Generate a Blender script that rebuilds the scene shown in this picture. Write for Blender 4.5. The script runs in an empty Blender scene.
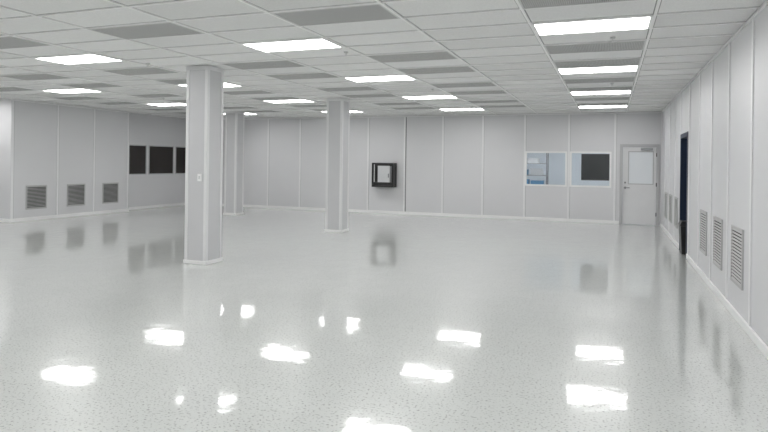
import bpy, bmesh, math
from mathutils import Matrix, Vector
scene=bpy.context.scene
COL=scene.collection
H=3.05
XR=1.26; YB=17.63; XL=-13.87; XLF=-14.17; YJ=10.6; YJ2=14.5
XN=-18.0; YF=-4.0
TX=1.180; TY=0.61
LX=[-0.21-3*TX*i for i in range(5)]
LY=[6.62+3.05*k for k in range(-3,4)]

# ---------------- materials ----------------
def newmat(name):
    m=bpy.data.materials.new(name); m.use_nodes=True
    nt=m.node_tree; b=nt.nodes['Principled BSDF']
    return m,nt,b
def N(nt,t,**kw):
    n=nt.nodes.new(t)
    for k,v in kw.items(): setattr(n,k,v)
    return n
def mat(name,col,rough=0.5,metal=0.0,spec=0.5,var=0.04,scale=3.0,emit=0):
    m,nt,b=newmat(name)
    tc=N(nt,'ShaderNodeNewGeometry'); no=N(nt,'ShaderNodeTexNoise'); no.inputs['Scale'].default_value=scale
    no.inputs['Detail'].default_value=3
    nt.links.new(tc.outputs['Position'],no.inputs['Vector'])
    r=N(nt,'ShaderNodeMapRange'); r.inputs['To Min'].default_value=1-var; r.inputs['To Max'].default_value=1+var
    nt.links.new(no.outputs['Fac'],r.inputs['Value'])
    v=N(nt,'ShaderNodeVectorMath',operation='SCALE'); v.inputs[0].default_value=col
    nt.links.new(r.outputs['Result'],v.inputs['Scale']); nt.links.new(v.outputs['Vector'],b.inputs['Base Color'])
    b.inputs['Roughness'].default_value=rough; b.inputs['Metallic'].default_value=metal
    b.inputs['Specular IOR Level'].default_value=spec
    return m
M_wall=mat('wall_panel',(0.695,0.695,0.71),0.42,var=0.03,scale=0.8)
M_trimw=mat('trim_white',(0.90,0.90,0.90),0.4)
M_batten=mat('batten',(0.84,0.84,0.85),0.35)
M_battend=mat('batten_dark',(0.22,0.22,0.23),0.4)
M_col=mat('column_panel',(0.60,0.60,0.615),0.4,var=0.03)
M_colt=mat('column_trim',(0.77,0.77,0.78),0.35)
M_alu=mat('aluminium',(0.62,0.62,0.62),0.3,metal=0.6)
M_vent=mat('vent_metal',(0.50,0.50,0.50),0.45)
M_pvent=mat('panel_frame_metal',(0.62,0.62,0.62),0.45)
M_ventdark=mat('vent_dark',(0.04,0.04,0.04),0.8)
M_black=mat('black_metal',(0.018,0.018,0.018),0.35)
M_dark=mat('dark_glass',(0.026,0.021,0.019),0.25)
M_door=mat('door_paint',(0.74,0.74,0.75),0.4)
M_doorf=mat('door_frame',(0.50,0.50,0.51),0.4)
M_navy=mat('navy_paint',(0.03,0.12,0.32),0.5)
M_navyf=mat('navy_frame',(0.012,0.025,0.06),0.4)
M_blue=mat('blue_plastic',(0.12,0.34,0.58),0.4)
M_grey=mat('grey_box',(0.38,0.39,0.40),0.5)
M_cab=mat('cabinet_grey',(0.62,0.63,0.64),0.4)
M_tbar=mat('tbar',(0.90,0.90,0.90),0.5)
M_annex=mat('annex_wall',(0.76,0.80,0.84),0.6)
M_chrome=mat('chrome',(0.7,0.7,0.7),0.2,metal=1)
M_emit,nt,b=newmat('light_diffuser')
b.inputs['Base Color'].default_value=(0.9,0.9,0.9,1); b.inputs['Emission Color'].default_value=(1,0.995,0.985,1)
b.inputs['Emission Strength'].default_value=12.5
M_frost,nt,b=newmat('frosted_pane')
b.inputs['Base Color'].default_value=(0.80,0.83,0.86,1); b.inputs['Roughness'].default_value=0.3
M_glass,nt,b=newmat('clear_glass')
nt.nodes.remove(b); tr=N(nt,'ShaderNodeBsdfTransparent'); gl=N(nt,'ShaderNodeBsdfGlossy'); gl.inputs['Roughness'].default_value=0.02
tr.inputs['Color'].default_value=(0.95,0.97,0.98,1)
mx=N(nt,'ShaderNodeMixShader'); fr=N(nt,'ShaderNodeFresnel'); nt.links.new(fr.outputs[0],mx.inputs[0])
nt.links.new(tr.outputs[0],mx.inputs[1]); nt.links.new(gl.outputs[0],mx.inputs[2]); nt.links.new(mx.outputs[0],nt.nodes['Material Output'].inputs[0])

def cellnoise(nt,pos,sx,sy,ox=0,oy=0):
    mp=N(nt,'ShaderNodeVectorMath',operation='SUBTRACT'); mp.inputs[1].default_value=(ox,oy,0)
    nt.links.new(pos,mp.inputs[0])
    dv=N(nt,'ShaderNodeVectorMath',operation='DIVIDE'); dv.inputs[1].default_value=(sx,sy,1000)
    nt.links.new(mp.outputs[0],dv.inputs[0])
    fl=N(nt,'ShaderNodeVectorMath',operation='FLOOR'); nt.links.new(dv.outputs[0],fl.inputs[0])
    frc=N(nt,'ShaderNodeVectorMath',operation='FRACTION'); nt.links.new(dv.outputs[0],frc.inputs[0])
    wn=N(nt,'ShaderNodeTexWhiteNoise',noise_dimensions='3D'); nt.links.new(fl.outputs[0],wn.inputs['Vector'])
    return wn,frc
def edge(nt,o,th):
    a=N(nt,'ShaderNodeMath',operation='SUBTRACT'); nt.links.new(o,a.inputs[0]); a.inputs[1].default_value=0.5
    c=N(nt,'ShaderNodeMath',operation='ABSOLUTE'); nt.links.new(a.outputs[0],c.inputs[0])
    d=N(nt,'ShaderNodeMath',operation='GREATER_THAN'); nt.links.new(c.outputs[0],d.inputs[0]); d.inputs[1].default_value=th
    return d
def edges(nt,frc,tx,ty):
    sep=N(nt,'ShaderNodeSeparateXYZ'); nt.links.new(frc.outputs[0],sep.inputs[0])
    ex=edge(nt,sep.outputs[0],tx); ey=edge(nt,sep.outputs[1],ty)
    m=N(nt,'ShaderNodeMath',operation='MAXIMUM'); nt.links.new(ex.outputs[0],m.inputs[0]); nt.links.new(ey.outputs[0],m.inputs[1])
    return m
# ceiling tile
M_ceil,nt,b=newmat('ceiling_tile')
g=N(nt,'ShaderNodeNewGeometry'); wn,frc=cellnoise(nt,g.outputs['Position'],TX,TY,LX[0]-TX/2,LY[0]-TY/2)
r=N(nt,'ShaderNodeMapRange'); r.inputs['To Min'].default_value=0.91; r.inputs['To Max'].default_value=1.04
nt.links.new(wn.outputs['Value'],r.inputs['Value'])
n2=N(nt,'ShaderNodeTexNoise'); n2.inputs['Scale'].default_value=60; nt.links.new(g.outputs['Position'],n2.inputs['Vector'])
r2=N(nt,'ShaderNodeMapRange'); r2.inputs['To Min'].default_value=0.9; r2.inputs['To Max'].default_value=1.1
nt.links.new(n2.outputs['Fac'],r2.inputs['Value'])
em=edges(nt,frc,0.5-0.024/TX,0.5-0.026/TY)
er=N(nt,'ShaderNodeMapRange'); er.inputs['To Min'].default_value=1; er.inputs['To Max'].default_value=0.45; nt.links.new(em.outputs[0],er.inputs['Value'])  # shadow lines along the grid bars, painted into the tile colour
mm=N(nt,'ShaderNodeMath',operation='MULTIPLY'); nt.links.new(r.outputs[0],mm.inputs[0]); nt.links.new(r2.outputs[0],mm.inputs[1])
mm2=N(nt,'ShaderNodeMath',operation='MULTIPLY'); nt.links.new(mm.outputs[0],mm2.inputs[0]); nt.links.new(er.outputs[0],mm2.inputs[1])
v=N(nt,'ShaderNodeVectorMath',operation='SCALE'); v.inputs[0].default_value=(0.80,0.80,0.80)
nt.links.new(mm2.outputs[0],v.inputs['Scale']); nt.links.new(v.outputs['Vector'],b.inputs['Base Color'])
b.inputs['Roughness'].default_value=0.8
# perforated grey panel
M_perf,nt,b=newmat('perforated_panel')
g=N(nt,'ShaderNodeNewGeometry'); vo=N(nt,'ShaderNodeTexVoronoi'); vo.inputs['Scale'].default_value=55; vo.inputs['Randomness'].default_value=0
nt.links.new(g.outputs['Position'],vo.inputs['Vector'])
cr=N(nt,'ShaderNodeValToRGB'); cr.color_ramp.elements[0].position=0.3; cr.color_ramp.elements[0].color=(0.22,0.22,0.22,1)
cr.color_ramp.elements[1].position=0.4; cr.color_ramp.elements[1].color=(0.50,0.50,0.50,1)
nt.links.new(vo.outputs['Distance'],cr.inputs[0]); nt.links.new(cr.outputs[0],b.inputs['Base Color']); b.inputs['Roughness'].default_value=0.7
# floor
M_floor,nt,b=newmat('floor_tile')
g=N(nt,'ShaderNodeNewGeometry'); T=0.305
wn,frc=cellnoise(nt,g.outputs['Position'],T,T,0.07,0.02)
r=N(nt,'ShaderNodeMapRange'); r.inputs['To Min'].default_value=0.98; r.inputs['To Max'].default_value=1.015
nt.links.new(wn.outputs['Value'],r.inputs['Value'])
mxm=edges(nt,frc,0.494,0.494)
ln=N(nt,'ShaderNodeMapRange'); ln.inputs['To Min'].default_value=1; ln.inputs['To Max'].default_value=0.93
nt.links.new(mxm.outputs[0],ln.inputs['Value'])
sp=N(nt,'ShaderNodeTexNoise'); sp.inputs['Scale'].default_value=58; sp.inputs['Detail'].default_value=2; nt.links.new(g.outputs['Position'],sp.inputs['Vector'])
sr=N(nt,'ShaderNodeMapRange'); sr.inputs['From Min'].default_value=0.34; sr.inputs['From Max'].default_value=0.42; sr.inputs['To Min'].default_value=0.45; sr.inputs['To Max'].default_value=1.0
nt.links.new(sp.outputs['Fac'],sr.inputs['Value'])
m1=N(nt,'ShaderNodeMath',operation='MULTIPLY'); nt.links.new(r.outputs[0],m1.inputs[0]); nt.links.new(ln.outputs[0],m1.inputs[1])
m2=N(nt,'ShaderNodeMath',operation='MULTIPLY'); nt.links.new(m1.outputs[0],m2.inputs[0]); nt.links.new(sr.outputs[0],m2.inputs[1])
v=N(nt,'ShaderNodeVectorMath',operation='SCALE'); v.inputs[0].default_value=(0.66,0.68,0.66)
nt.links.new(m2.outputs[0],v.inputs['Scale']); nt.links.new(v.outputs['Vector'],b.inputs['Base Color'])
b.inputs['Roughness'].default_value=0.28; b.inputs['IOR'].default_value=1.45
b.inputs['Coat Weight'].default_value=1.0; b.inputs['Coat Roughness'].default_value=0.06; b.inputs['Coat IOR'].default_value=1.6
bn=N(nt,'ShaderNodeTexNoise'); bn.inputs['Scale'].default_value=4; bn.inputs['Detail'].default_value=3; nt.links.new(g.outputs['Position'],bn.inputs['Vector'])
ad=N(nt,'ShaderNodeMath',operation='MULTIPLY_ADD'); ad.inputs[1].default_value=1.0
nt.links.new(bn.outputs['Fac'],ad.inputs[0])
mn=N(nt,'ShaderNodeMath',operation='MULTIPLY'); mn.inputs[1].default_value=-0.12; nt.links.new(mxm.outputs[0],mn.inputs[0]); nt.links.new(mn.outputs[0],ad.inputs[2])
bp=N(nt,'ShaderNodeBump'); bp.inputs['Strength'].default_value=0.3; bp.inputs['Distance'].default_value=0.006
nt.links.new(ad.outputs[0],bp.inputs['Height']); nt.links.new(bp.outputs[0],b.inputs['Normal']); nt.links.new(bp.outputs[0],b.inputs['Coat Normal'])

# ---------------- mesh helpers ----------------
def link(o): COL.objects.link(o); return o
def meshobj(name,verts,faces,m,parent=None,loc=(0,0,0),bevel=0):
    me=bpy.data.meshes.new(name); me.from_pydata(verts,[],faces); me.update()
    me.materials.append(m); o=bpy.data.objects.new(name,me); link(o); o.location=loc
    if parent: o.parent=parent
    if bevel:
        bv=o.modifiers.new('bevel','BEVEL'); bv.width=bevel; bv.segments=2; bv.limit_method='ANGLE'
    return o
def boxgeo(bs):
    V=[];F=[]
    for (x0,y0,z0,x1,y1,z1) in bs:
        n=len(V)
        V+=[(x0,y0,z0),(x1,y0,z0),(x1,y1,z0),(x0,y1,z0),(x0,y0,z1),(x1,y0,z1),(x1,y1,z1),(x0,y1,z1)]
        F+=[tuple(n+i for i in f) for f in [(0,3,2,1),(4,5,6,7),(0,1,5,4),(1,2,6,5),(2,3,7,6),(3,0,4,7)]]
    return V,F
def boxes(name,bs,m,parent=None,loc=(0,0,0),bevel=0):
    V,F=boxgeo(bs); return meshobj(name,V,F,m,parent,loc,bevel)
def cylgeo(c,r,h,n=20,axis='z',r2=None):
    r2=r if r2 is None else r2
    V=[];F=[]
    for k,(rr,hh) in enumerate(((r,0),(r2,h))):
        for i in range(n):
            a=2*math.pi*i/n; p=(rr*math.cos(a),rr*math.sin(a),hh)
            if axis=='y': p=(p[0],-p[2],p[1])
            if axis=='x': p=(p[2],p[0],p[1])
            V.append((c[0]+p[0],c[1]+p[1],c[2]+p[2]))
    F=[(i,(i+1)%n,n+(i+1)%n,n+i) for i in range(n)]+[tuple(range(n-1,-1,-1)),tuple(range(n,2*n))]
    return V,F
def merge(*gs):
    V=[];F=[]
    for v,f in gs:
        n=len(V); V+=v; F+=[tuple(n+i for i in q) for q in f]
    return V,F
def empty(name,loc,label=None,cat=None,group=None,rot=0):
    e=bpy.data.objects.new(name,None); e.empty_display_size=0.1; link(e); e.location=loc; e.rotation_euler=(0,0,rot)
    if label: e['label']=label
    if cat: e['category']=cat
    if group: e['group']=group
    return e
def dup(root,loc,rot=None):
    n=root.copy(); link(n); n.location=loc
    if rot is not None: n.rotation_euler=(0,0,rot)
    for c in root.children:
        d=c.copy(); link(d); d.parent=n
        for c2 in c.children:
            d2=c2.copy(); link(d2); d2.parent=d
    return n
def structure(o,label,cat):
    o['kind']='structure'; o['label']=label; o['category']=cat; return o

def wall(name,axis,a0,a1,pos,thick,holes,label,m=M_wall,z0=0,z1=H+0.05):
    As=sorted(set([a0,a1]+[h[0] for h in holes]+[h[1] for h in holes]))
    Zs=sorted(set([z0,z1]+[h[2] for h in holes]+[h[3] for h in holes]))
    def solid(i,j):
        if i<0 or j<0 or i>=len(As)-1 or j>=len(Zs)-1: return False
        a=(As[i]+As[i+1])/2; z=(Zs[j]+Zs[j+1])/2
        return not any(h[0]<a<h[1] and h[2]<z<h[3] for h in holes)
    V=[];F=[];idx={}
    def vid(a,d,z):
        k=(a,d,z)
        if k not in idx:
            idx[k]=len(V); V.append((a,pos+d,z) if axis=='x' else (pos+d,a,z))
        return idx[k]
    for i in range(len(As)-1):
        for j in range(len(Zs)-1):
            if not solid(i,j): continue
            A,B,Z,W=As[i],As[i+1],Zs[j],Zs[j+1]
            for d in (0,thick): F.append([vid(A,d,Z),vid(B,d,Z),vid(B,d,W),vid(A,d,W)])
            if not solid(i-1,j): F.append([vid(A,0,Z),vid(A,thick,Z),vid(A,thick,W),vid(A,0,W)])
            if not solid(i+1,j): F.append([vid(B,0,Z),vid(B,thick,Z),vid(B,thick,W),vid(B,0,W)])
            if not solid(i,j-1): F.append([vid(A,0,Z),vid(A,thick,Z),vid(B,thick,Z),vid(B,0,Z)])
            if not solid(i,j+1): F.append([vid(A,0,W),vid(A,thick,W),vid(B,thick,W),vid(B,0,W)])
    o=meshobj(name,V,F,m)
    bm=bmesh.new(); bm.from_mesh(o.data); bmesh.ops.recalc_face_normals(bm,faces=bm.faces); bm.to_mesh(o.data); bm.free()
    return structure(o,label,'wall')

# ---------------- shell ----------------
W1=(-2.31,-1.17,1.00,1.97); W2=(-1.07,0.0,1.00,1.97); D1=(0.27,1.17,0.0,2.14)
LW=[(14.62,15.54,1.12,2.06),(15.66,16.84,1.12,2.06),(16.95,17.6,1.12,2.06)]
D2=(11.66,12.74,0.0,2.16)
wall('wall_back','x',XLF-0.12,XR+0.12,YB,0.12,[W1,W2,D1],'pale grey cleanroom panel wall with two windows and door')
wall('wall_right','y',YF,YB,XR,0.12,[D2],'pale grey cleanroom panel wall with vents and doorway')
wall('wall_left','y',YJ,YJ2,XL,-0.42,[],'pale grey cleanroom panel wall with three square vents')
wall('wall_left_rear','y',YJ2,YB,XLF,-0.12,LW,'pale grey panel wall with dark windows')
wall('wall_left_return','x',XN,XL-0.42,YJ,0.12,[],'pale grey panel wall return',m=M_col)
wall('wall_left_near','y',YF,YJ+0.12,XN,-0.12,[],'pale grey panel wall')
wall('wall_front','x',XN-0.12,XR+0.12,YF,-0.12,[],'pale grey panel wall')
structure(boxes('floor',[(XN-0.12,YF-0.12,-0.1,XR+0.12,YB,0)],M_floor),'glossy speckled light grey vinyl tile floor','floor')
structure(boxes('ceiling',[(XN-0.12,YF-0.12,H+0.012,XR+0.12,YB+0.12,H+0.1)],M_ceil),'white suspended tile ceiling','ceiling')
bs=[]
xs=[LX[0]+TX/2-TX*i for i in range(-1,17)]
for x in xs:
    if XN<x<XR: bs.append((x-0.013,YF,H,x+0.013,(YB if x>XL else YJ),H+0.012))
ys=[LY[0]-TY/2+TY*i for i in range(-8,40)]
for y in ys:
    if YF<y<YB: bs.append(((XL if y>YJ else XN),y-0.012,H+0.0005,XR,y+0.012,H+0.012))
structure(boxes('trim_1',bs,M_tbar),'white metal ceiling grid bars','ceiling trim')
def bb(name,b): structure(boxes(name,[b],M_trimw,bevel=0.008),'white vinyl base trim along wall','baseboard')
bb('baseboard_back',(XLF,YB-0.025,0,D1[0]-0.05,YB,0.09))
bb('baseboard_right',(XR-0.025,YF,0,XR,D2[0]-0.05,0.09))
bb('baseboard_right_rear',(XR-0.025,D2[1]+0.05,0,XR,YB-0.03,0.09))
bb('baseboard_left',(XL,YJ-0.025,0,XL+0.025,YJ2,0.09))
bb('baseboard_left_rear',(XLF,YJ2,0,XLF+0.025,YB-0.03,0.09))
bb('baseboard_left_return',(XN,YJ-0.025,0,XL,YJ,0.09))
tn=2
def batten(b,m=M_batten):
    global tn
    structure(boxes('trim_%d'%tn,[b],m,bevel=0.003),'narrow vertical joint strip on wall panels','wall trim'); tn+=1
def joint(axis,a,pos,sgn):
    d=0.014*sgn
    p,q=sorted((pos,pos+d)); p2,q2=sorted((pos,pos+0.004*sgn))
    if axis=='x':
        batten((a-0.028,p,0.09,a+0.028,q,H)); batten((a+0.028,p2,0.09,a+0.042,q2,H),M_doorf)
    else:
        batten((p,a-0.03,0.09,q,a+0.03,H)); batten((p2,a+0.03,0.09,q2,a+0.05,H),M_doorf)
for i in range(-1,11):
    x=-1.11-1.22*i
    if i==-1: x=0.10
    joint('x',x,YB,-1)
batten((-5.99+0.03,YB-0.014,0.09,-5.99+0.055,YB,H),M_battend)
for i in range(-6,10):
    y=7.81+1.22*i
    if D2[0]-0.1<y<D2[1]+0.1 or y>YB: continue
    joint('y',y,XR,-1)
for y in (D2[0]-0.12,D2[1]+0.12): joint('y',y,XR,-1)
for y in (YJ+0.04,11.94,13.15,YJ2-0.06): joint('y',y,XL,1)
for x in (-14.6,-15.8,-17.0): joint('x',x,YJ,-1)
for b in ((XLF,YB-0.02,H-0.03,XR,YB,H),(XR-0.02,YF,H-0.03,XR,YB-0.02,H),(XL,YJ-0.02,H-0.03,XL+0.02,YJ2,H)):
    structure(boxes('trim_%d'%tn,[b],M_batten),'ceiling edge angle strip','ceiling trim'); tn+=1

# ---------------- windows ----------------
def window(name,axis,h,pos,m_pane,label,t=0.05,sgn=1):
    a0,a1,z0,z1=h; w=0.035 if m_pane is M_glass else 0.02
    def bx(a,b,c,d,e,f):
        if axis=='x': return (a,pos+c,e,b,pos+d,f)
        p,q=sorted((pos+c*sgn,pos+d*sgn)); return (p,a,e,q,b,f)
    e=empty(name,(0,0,0)); structure(e,label,'window')
    fr=[bx(a0-0.01,a0+w,-0.015,0.09,z0-0.01,z1+0.01),bx(a1-w,a1+0.01,-0.015,0.09,z0-0.01,z1+0.01),
        bx(a0+w,a1-w,-0.015,0.09,z0-0.01,z0+w),bx(a0+w,a1-w,-0.015,0.09,z1-w,z1+0.01)]
    boxes('frame',fr,M_trimw if m_pane is M_glass else M_doorf,e)
    boxes('pane',[bx(a0+w,a1-w,t,t+0.008,z0+w,z1-w)],m_pane,e)
    return e
window('window_1','x',W1,YB,M_glass,'white-framed window onto a storage room')
window('window_2','x',W2,YB,M_glass,'white-framed window with black panel behind glass')
for i,h in enumerate(LW): window('window_%d'%(i+3),'y',h,XLF,M_dark,'dark tinted window in grey frame',sgn=-1,t=0.0)

# ---------------- door 1 ----------------
d=empty('door_1',(0,0,0)); structure(d,'pale grey steel door with large glass lite','door')
a0,a1,_,z1=D1
boxes('door_frame',[(a0-0.045,YB-0.03,0,a0+0.03,YB+0.1,z1+0.045),(a1-0.03,YB-0.03,0,a1+0.045,YB+0.1,z1+0.045),(a0+0.03,YB-0.03,z1-0.03,a1-0.03,YB+0.1,z1+0.045)],M_doorf,d,bevel=0.004)
lf=(0.46,1.05,1.12,1.97)
X0,X1,Z0,Z1=a0+0.035,a1-0.035,0.01,z1-0.035
yy0,yy1=YB+0.005,YB+0.045
boxes('door_leaf',[(X0,yy0,Z0,lf[0],yy1,Z1),(lf[1],yy0,Z0,X1,yy1,Z1),(lf[0],yy0,Z0,lf[1],yy1,lf[2]),(lf[0],yy0,lf[3],lf[1],yy1,Z1)],M_door,d)
boxes('door_window',[(lf[0],YB+0.02,lf[2],lf[1],YB+0.028,lf[3])],M_frost,d)
w=0.025
boxes('window_trim',[(lf[0]-w,yy0-0.012,lf[2]-w,lf[0],yy0,lf[3]+w),(lf[1],yy0-0.012,lf[2]-w,lf[1]+w,yy0,lf[3]+w),(lf[0],yy0-0.012,lf[2]-w,lf[1],yy0,lf[2]),(lf[0],yy0-0.012,lf[3],lf[1],yy0,lf[3]+w)],M_doorf,d)
V,F=merge(cylgeo((0.365,yy0,1.0),0.032,0.015,axis='y'),cylgeo((0.365,yy0,1.0),0.012,0.06,axis='y'),boxgeo([(0.355,yy0-0.065,0.99,0.48,yy0-0.05,1.012)]))
meshobj('door_handle',V,F,M_battend,d)
V,F=cylgeo((0.365,yy0,1.14),0.025,0.02,axis='y'); meshobj('deadbolt',V,F,M_battend,d)
for z in (0.25,1.05,1.85):
    V,F=cylgeo((a1-0.03,YB-0.035,z),0.012,0.1); meshobj('hinge',V,F,M_black,d)
boxes('door_closer',[(0.75,yy0-0.06,2.02,1.05,yy0,2.08)],M_grey,d,bevel=0.005)

# ---------------- door 2 (open doorway) ----------------
d=empty('door_2',(0,0,0)); structure(d,'open doorway with dark frame','door')
a0,a1,_,z1=D2
boxes('door_frame',[(XR-0.02,a0-0.05,0,XR+0.13,a0+0.03,z1+0.05),(XR-0.02,a1-0.03,0,XR+0.13,a1+0.05,z1+0.05),(XR-0.02,a0+0.03,z1-0.03,XR+0.13,a1-0.03,z1+0.05)],M_navyf,d)
structure(boxes('wall_corridor',[(2.6,11.0,0,2.7,13.4,2.6),(XR+0.12,10.9,0,2.7,11.0,2.6),(XR+0.12,13.4,0,2.7,13.5,2.6)],M_navy),'dark blue corridor walls beyond doorway','wall')
structure(boxes('ceiling_corridor',[(XR+0.12,10.9,2.6,2.7,13.5,2.65)],M_black),'dark corridor ceiling','ceiling')
structure(boxes('floor_corridor',[(XR+0.12,10.9,-0.1,2.7,13.5,0)],M_grey),'grey corridor floor','floor')
bn_=empty('waste_bin',(XR+0.05,12.25,0),'black plastic waste bin standing in the doorway','bin')
def frust(w0,d0,w1,d1,z0,z1):
    V=[(-w0,-d0,z0),(w0,-d0,z0),(w0,d0,z0),(-w0,d0,z0),(-w1,-d1,z1),(w1,-d1,z1),(w1,d1,z1),(-w1,d1,z1)]
    return V,[(0,3,2,1),(4,5,6,7),(0,1,5,4),(1,2,6,5),(2,3,7,6),(3,0,4,7)]
V,F=frust(0.09,0.15,0.12,0.19,0,0.52); meshobj('bin_body',V,F,M_black,bn_,bevel=0.01)
V,F=frust(0.13,0.20,0.10,0.16,0.52,0.60); meshobj('bin_lid',V,F,M_black,bn_,bevel=0.01)

# ---------------- annex room behind windows ----------------
AX0,AX1,AY0,AY1=-3.4,1.5,YB+0.12,20.6
structure(boxes('wall_annex_back',[(AX0,AY1,0,AX1,AY1+0.1,2.7)],M_annex),'pale wall of the storage room','wall')
structure(boxes('wall_annex_left',[(AX0-0.1,AY0,0,AX0,AY1+0.1,2.7)],M_annex),'pale wall of the storage room','wall')
structure(boxes('wall_annex_right',[(AX1,AY0,0,AX1+0.1,AY1+0.1,2.7)],M_annex),'pale wall of the storage room','wall')
structure(boxes('ceiling_annex',[(AX0,AY0,2.7,AX1,AY1+0.1,2.8)],M_annex),'storage room ceiling','ceiling')
structure(boxes('floor_annex',[(AX0,AY0-0.12,-0.1,AX1,AY1+0.1,0)],M_grey),'storage room floor','floor')
sh=empty('wire_shelf',(-2.85,19.0,0),'chrome wire storage shelving behind the window','shelf')
zs=(0.3,0.85,1.25,1.62,2.0)
for px in (0,1.0):
    for py in (0,0.45):
        V,F=cylgeo((px,py,0),0.018,2.2,12); meshobj('post',V,F,M_battend,sh)
for z in zs:
    b=[(0,0,z,1.0,0.015,z+0.03),(0,0.435,z,1.0,0.45,z+0.03)]+[(i*0.05,0,z+0.012,i*0.05+0.008,0.45,z+0.02) for i in range(21)]
    boxes('shelf',b,M_grey,sh)
def binn(loc,s,m,label):
    e=empty('storage_bin',loc,label,'storage bin','bins on the wire shelving')
    w_,d_,h_=s
    boxes('bin_body',[(0,0,0,w_,0.012,h_),(0,d_-0.012,0,w_,d_,h_),(0,0.012,0,0.012,d_-0.012,h_),(w_-0.012,0.012,0,w_,d_-0.012,h_),(0.012,0.012,0,w_-0.012,d_-0.012,0.012)],m,e)
    boxes('bin_rim',[(-0.01,-0.01,h_-0.02,w_+0.01,0,h_)],m,e)
for (x,z,s,m,l) in [(-2.80,1.28,(0.36,0.38,0.16),M_blue,'blue plastic storage bin on wire shelf'),
                 (-2.34,1.28,(0.36,0.38,0.2),M_cab,'grey storage bin on wire shelf'),
                 (-2.80,0.88,(0.4,0.38,0.25),M_blue,'blue plastic storage bin on wire shelf'),
                 (-2.33,0.88,(0.38,0.38,0.22),M_blue,'blue plastic storage bin on wire shelf'),
                 (-2.6,1.65,(0.5,0.38,0.14),M_cab,'grey storage bin on wire shelf')]:
    binn((x,19.03,z),s,m,l)
bp_=empty('black_panel',(-0.78,YB+0.075,1.035),'black flat panel hung behind the window glass','panel')
boxes('panel_board',[(0,0,0.14,0.74,0.02,0.88)],M_black,bp_)
boxes('panel_edge',[(0,-0.006,0.14,0.74,0,0.155)],M_battend,bp_)

# ---------------- ceiling lights ----------------
def mk_light(loc):
    e=empty('ceiling_light',loc,'recessed rectangular fluorescent ceiling light, lit, white diffuser','ceiling light','recessed ceiling lights')
    w,d,t=TX/2-0.015,0.292,0.026
    boxes('light_frame',[(-w,-d,-0.004,w,-d+t,0.012),(-w,d-t,-0.004,w,d,0.012),(-w,-d+t,-0.004,-w+t,d-t,0.012),(w-t,-d+t,-0.004,w,d-t,0.012)],M_tbar,e)
    boxes('light_diffuser',[(-w+t,-d+t,0.0,w-t,d-t,0.008)],M_emit,e)
    return e
base=None
for i,lx in enumerate(LX):
    for ly in LY:
        if ly>YJ and lx<XL: continue
        loc=(lx,ly,H)
        if base is None: base=mk_light(loc)
        else: dup(base,loc)
for x in (-1.9,0.3):
    al=dup(base,(x,18.6,2.685)); al['group']='storage room lights'
pv=None
for y in (-0.09,2.35,5.40,7.84,9.06,10.89,12.11,13.94,15.16):
    for k in range(0,7):
        x=LX[0]-2*TX*k
        if y>YJ and x<XL+0.5: continue
        loc=(x,y,H)
        if pv is None:
            pv=empty('ceiling_vent',loc,'grey perforated air panel set in ceiling grid','ceiling vent','perforated ceiling panels')
            w,dd,t=TX/2-0.013,0.293,0.02
            boxes('vent_frame',[(-w,-dd,-0.002,w,-dd+t,0.012),(-w,dd-t,-0.002,w,dd,0.012),(-w,-dd+t,-0.002,-w+t,dd-t,0.012),(w-t,-dd+t,-0.002,w,dd-t,0.012)],M_pvent,pv)
            boxes('vent_face',[(-w+t,-dd+t,0.002,w-t,dd-t,0.01)],M_perf,pv)
        else: dup(pv,loc)
sp0=None
for (x,y) in [(0.0,7.3),(-3.3,7.25),(-6.6,7.25),(0.0,11.4),(-3.3,11.4),(-9.9,7.25),(-9.9,11.4),(-3.3,15.0)]:
    if sp0 is None:
        sp0=empty('sprinkler',(x,y,H),'small metal fire sprinkler head hanging from ceiling','sprinkler','ceiling sprinklers')
        V,F=cylgeo((0,0,-0.006),0.03,0.018,20); meshobj('escutcheon',V,F,M_alu,sp0)
        V,F=merge(cylgeo((0,0,-0.035),0.007,0.03,12),cylgeo((0,0,-0.039),0.016,0.004,16)); meshobj('sprinkler_head',V,F,M_alu,sp0)
    else: dup(sp0,(x,y,H))

# ---------------- wall vents ----------------
def mk_vent(loc,rot,label,group):
    e=empty('wall_vent',loc,label,'wall vent',group,rot)
    w,h,t=0.30,0.61,0.03
    boxes('vent_frame',[(-w,-0.018,0,-w+t,0,h),(w-t,-0.018,0,w,0,h),(-w+t,-0.018,0,w-t,0,t),(-w+t,-0.018,h-t,w-t,0,h)],M_vent,e,bevel=0.003)
    boxes('vent_back',[(-w+t,-0.003,t,w-t,-0.0005,h-t)],M_ventdark,e)
    V=[];F=[]; n=16
    for i in range(n):
        z=t+0.012+(h-2*t-0.02)*i/(n-1)
        k=len(V); a=w-t
        V+=[(-a,-0.019,z-0.008),(a,-0.019,z-0.008),(a,-0.004,z+0.006),(-a,-0.004,z+0.006),(-a,-0.017,z-0.010),(a,-0.017,z-0.010),(a,-0.002,z+0.004),(-a,-0.002,z+0.004)]
        F+=[(k,k+1,k+2,k+3),(k+4,k+7,k+6,k+5),(k,k+4,k+5,k+1),(k+3,k+2,k+6,k+7)]
    meshobj('louvers',V,F,M_vent,e)
    return e
v0=mk_vent((XL,11.32,0.29),math.pi/2,'square grey louvered return air vent on wall','wall return air vents')
for y in (12.55,13.77): dup(v0,(XL,y,0.29))
for y in (7.22,8.44,9.68,13.55,14.77,15.95): dup(v0,(XR,y,0.36),-math.pi/2)

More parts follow.
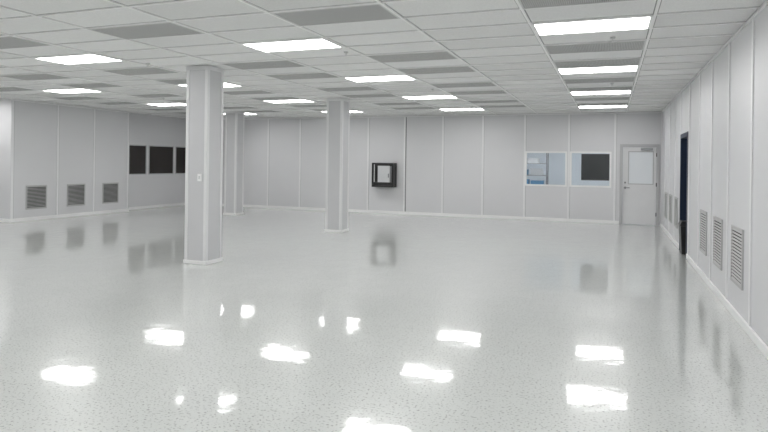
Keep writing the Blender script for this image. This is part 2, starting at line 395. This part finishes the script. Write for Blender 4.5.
# ---------------- columns ----------------
def mk_col(loc):
    e=empty('column',loc,'square pale grey panel-clad column with white base trim','column','square columns'); s=0.192
    boxes('column_shaft',[(-s,-s,0,s,s,H)],M_col,e)
    for sx in (-1,1):
        for sy in (-1,1):
            t=0.008;w=0.045
            a,b=sorted((sx*(s+t),sx*(s-w))); c,d=sorted((sy*s,sy*(s+t)))
            a2,b2=sorted((sx*s,sx*(s+t))); c2,d2=sorted((sy*(s-w),sy*s))
            boxes('corner_strip',[(a,c,0.06,b,d,H),(a2,c2,0.06,b2,d2,H)],M_colt,e)
    q=s+0.022
    boxes('base_trim',[(-q,-q,0,q,-s,0.06),(-q,s,0,q,q,0.06),(-q,-s,0,-s,s,0.06),(s,-s,0,q,s,0.06)],M_trimw,e,bevel=0.008)
    q=s+0.012
    boxes('top_trim',[(-q,-q,H-0.06,q,-s,H),(-q,s,H-0.06,q,q,H),(-q,-s,H-0.06,-s,s,H),(s,-s,H-0.06,q,s,H)],M_colt,e)
    return e
c0=mk_col((-5.97,7.81,0))
dup(c0,(-5.89,12.55,0)); dup(c0,(-10.47,15.1,0))
o=empty('outlet_box',(-5.97+0.07,7.81-0.2,1.28),'small white electrical outlet on the column','outlet')
boxes('outlet_plate',[(-0.035,-0.008,0,0.035,0.008,0.11)],M_trimw,o)
boxes('socket',[(-0.015,-0.011,0.03,0.015,-0.008,0.08)],M_cab,o)

# ---------------- wall-mounted black equipment ----------------
e=empty('wall_cabinet',(-6.60,YB,0.84),'black wall-mounted open-frame equipment cabinet with pale panel','wall cabinet')
w,dp,h=0.36,0.30,0.75; t=0.05
fr=[]
for x in (-w,w-t):
    for y in (-dp,-t):
        fr.append((x,y,0,x+t,y+t,h))
for z in (0,h-t):
    fr+= [(-w+t,-dp,z,w-t,-dp+t,z+t),(-w+t,-t,z,w-t,0,z+t),(-w,-dp+t,z,-w+t,-t,z+t),(w-t,-dp+t,z,w,-t,z+t)]
boxes('cabinet_frame',fr,M_black,e)
boxes('back_plate',[(-w+t,-0.03,t,w-t,-0.01,h-t)],M_black,e)
boxes('side_panel',[(w-0.025,-dp+t,t,w-0.015,-t,h-t)],M_black,e)
boxes('bottom_shelf',[(-w+t,-dp+t,t,w-t,-t,t+0.1)],M_black,e)
boxes('face_panel',[(-w+0.19,-dp+0.03,0.15,w-0.14,-dp+0.05,h-0.09)],M_cab,e)
boxes('control_strip',[(w-0.13,-dp+0.03,0.15,w-0.08,-dp+0.05,h-0.1)],M_battend,e)
boxes('latch',[(w-0.19,-dp+0.015,0.3,w-0.16,-dp+0.03,0.42)],M_battend,e)

# ---------------- world, camera ----------------
wd=bpy.data.worlds.new('world'); scene.world=wd; wd.use_nodes=True
wd.node_tree.nodes['Background'].inputs[0].default_value=(0.5,0.5,0.5,1); wd.node_tree.nodes['Background'].inputs[1].default_value=0.3
f=600.0
yaw=math.atan(227/f); roll=math.radians(0.733)
cd=bpy.data.cameras.new('camera'); cd.sensor_width=36; cd.lens=f*36/768; cd.shift_y=-53.4/768; cd.clip_end=200
cam=bpy.data.objects.new('camera',cd); link(cam)
cam.matrix_world=Matrix.Translation((0,0,1.6))@Matrix.Rotation(yaw,4,'Z')@Matrix.Rotation(math.pi/2,4,'X')@Matrix.Rotation(roll,4,'Z')
scene.camera=cam
scene.view_settings.view_transform='Standard'
scene.view_settings.exposure=0.05
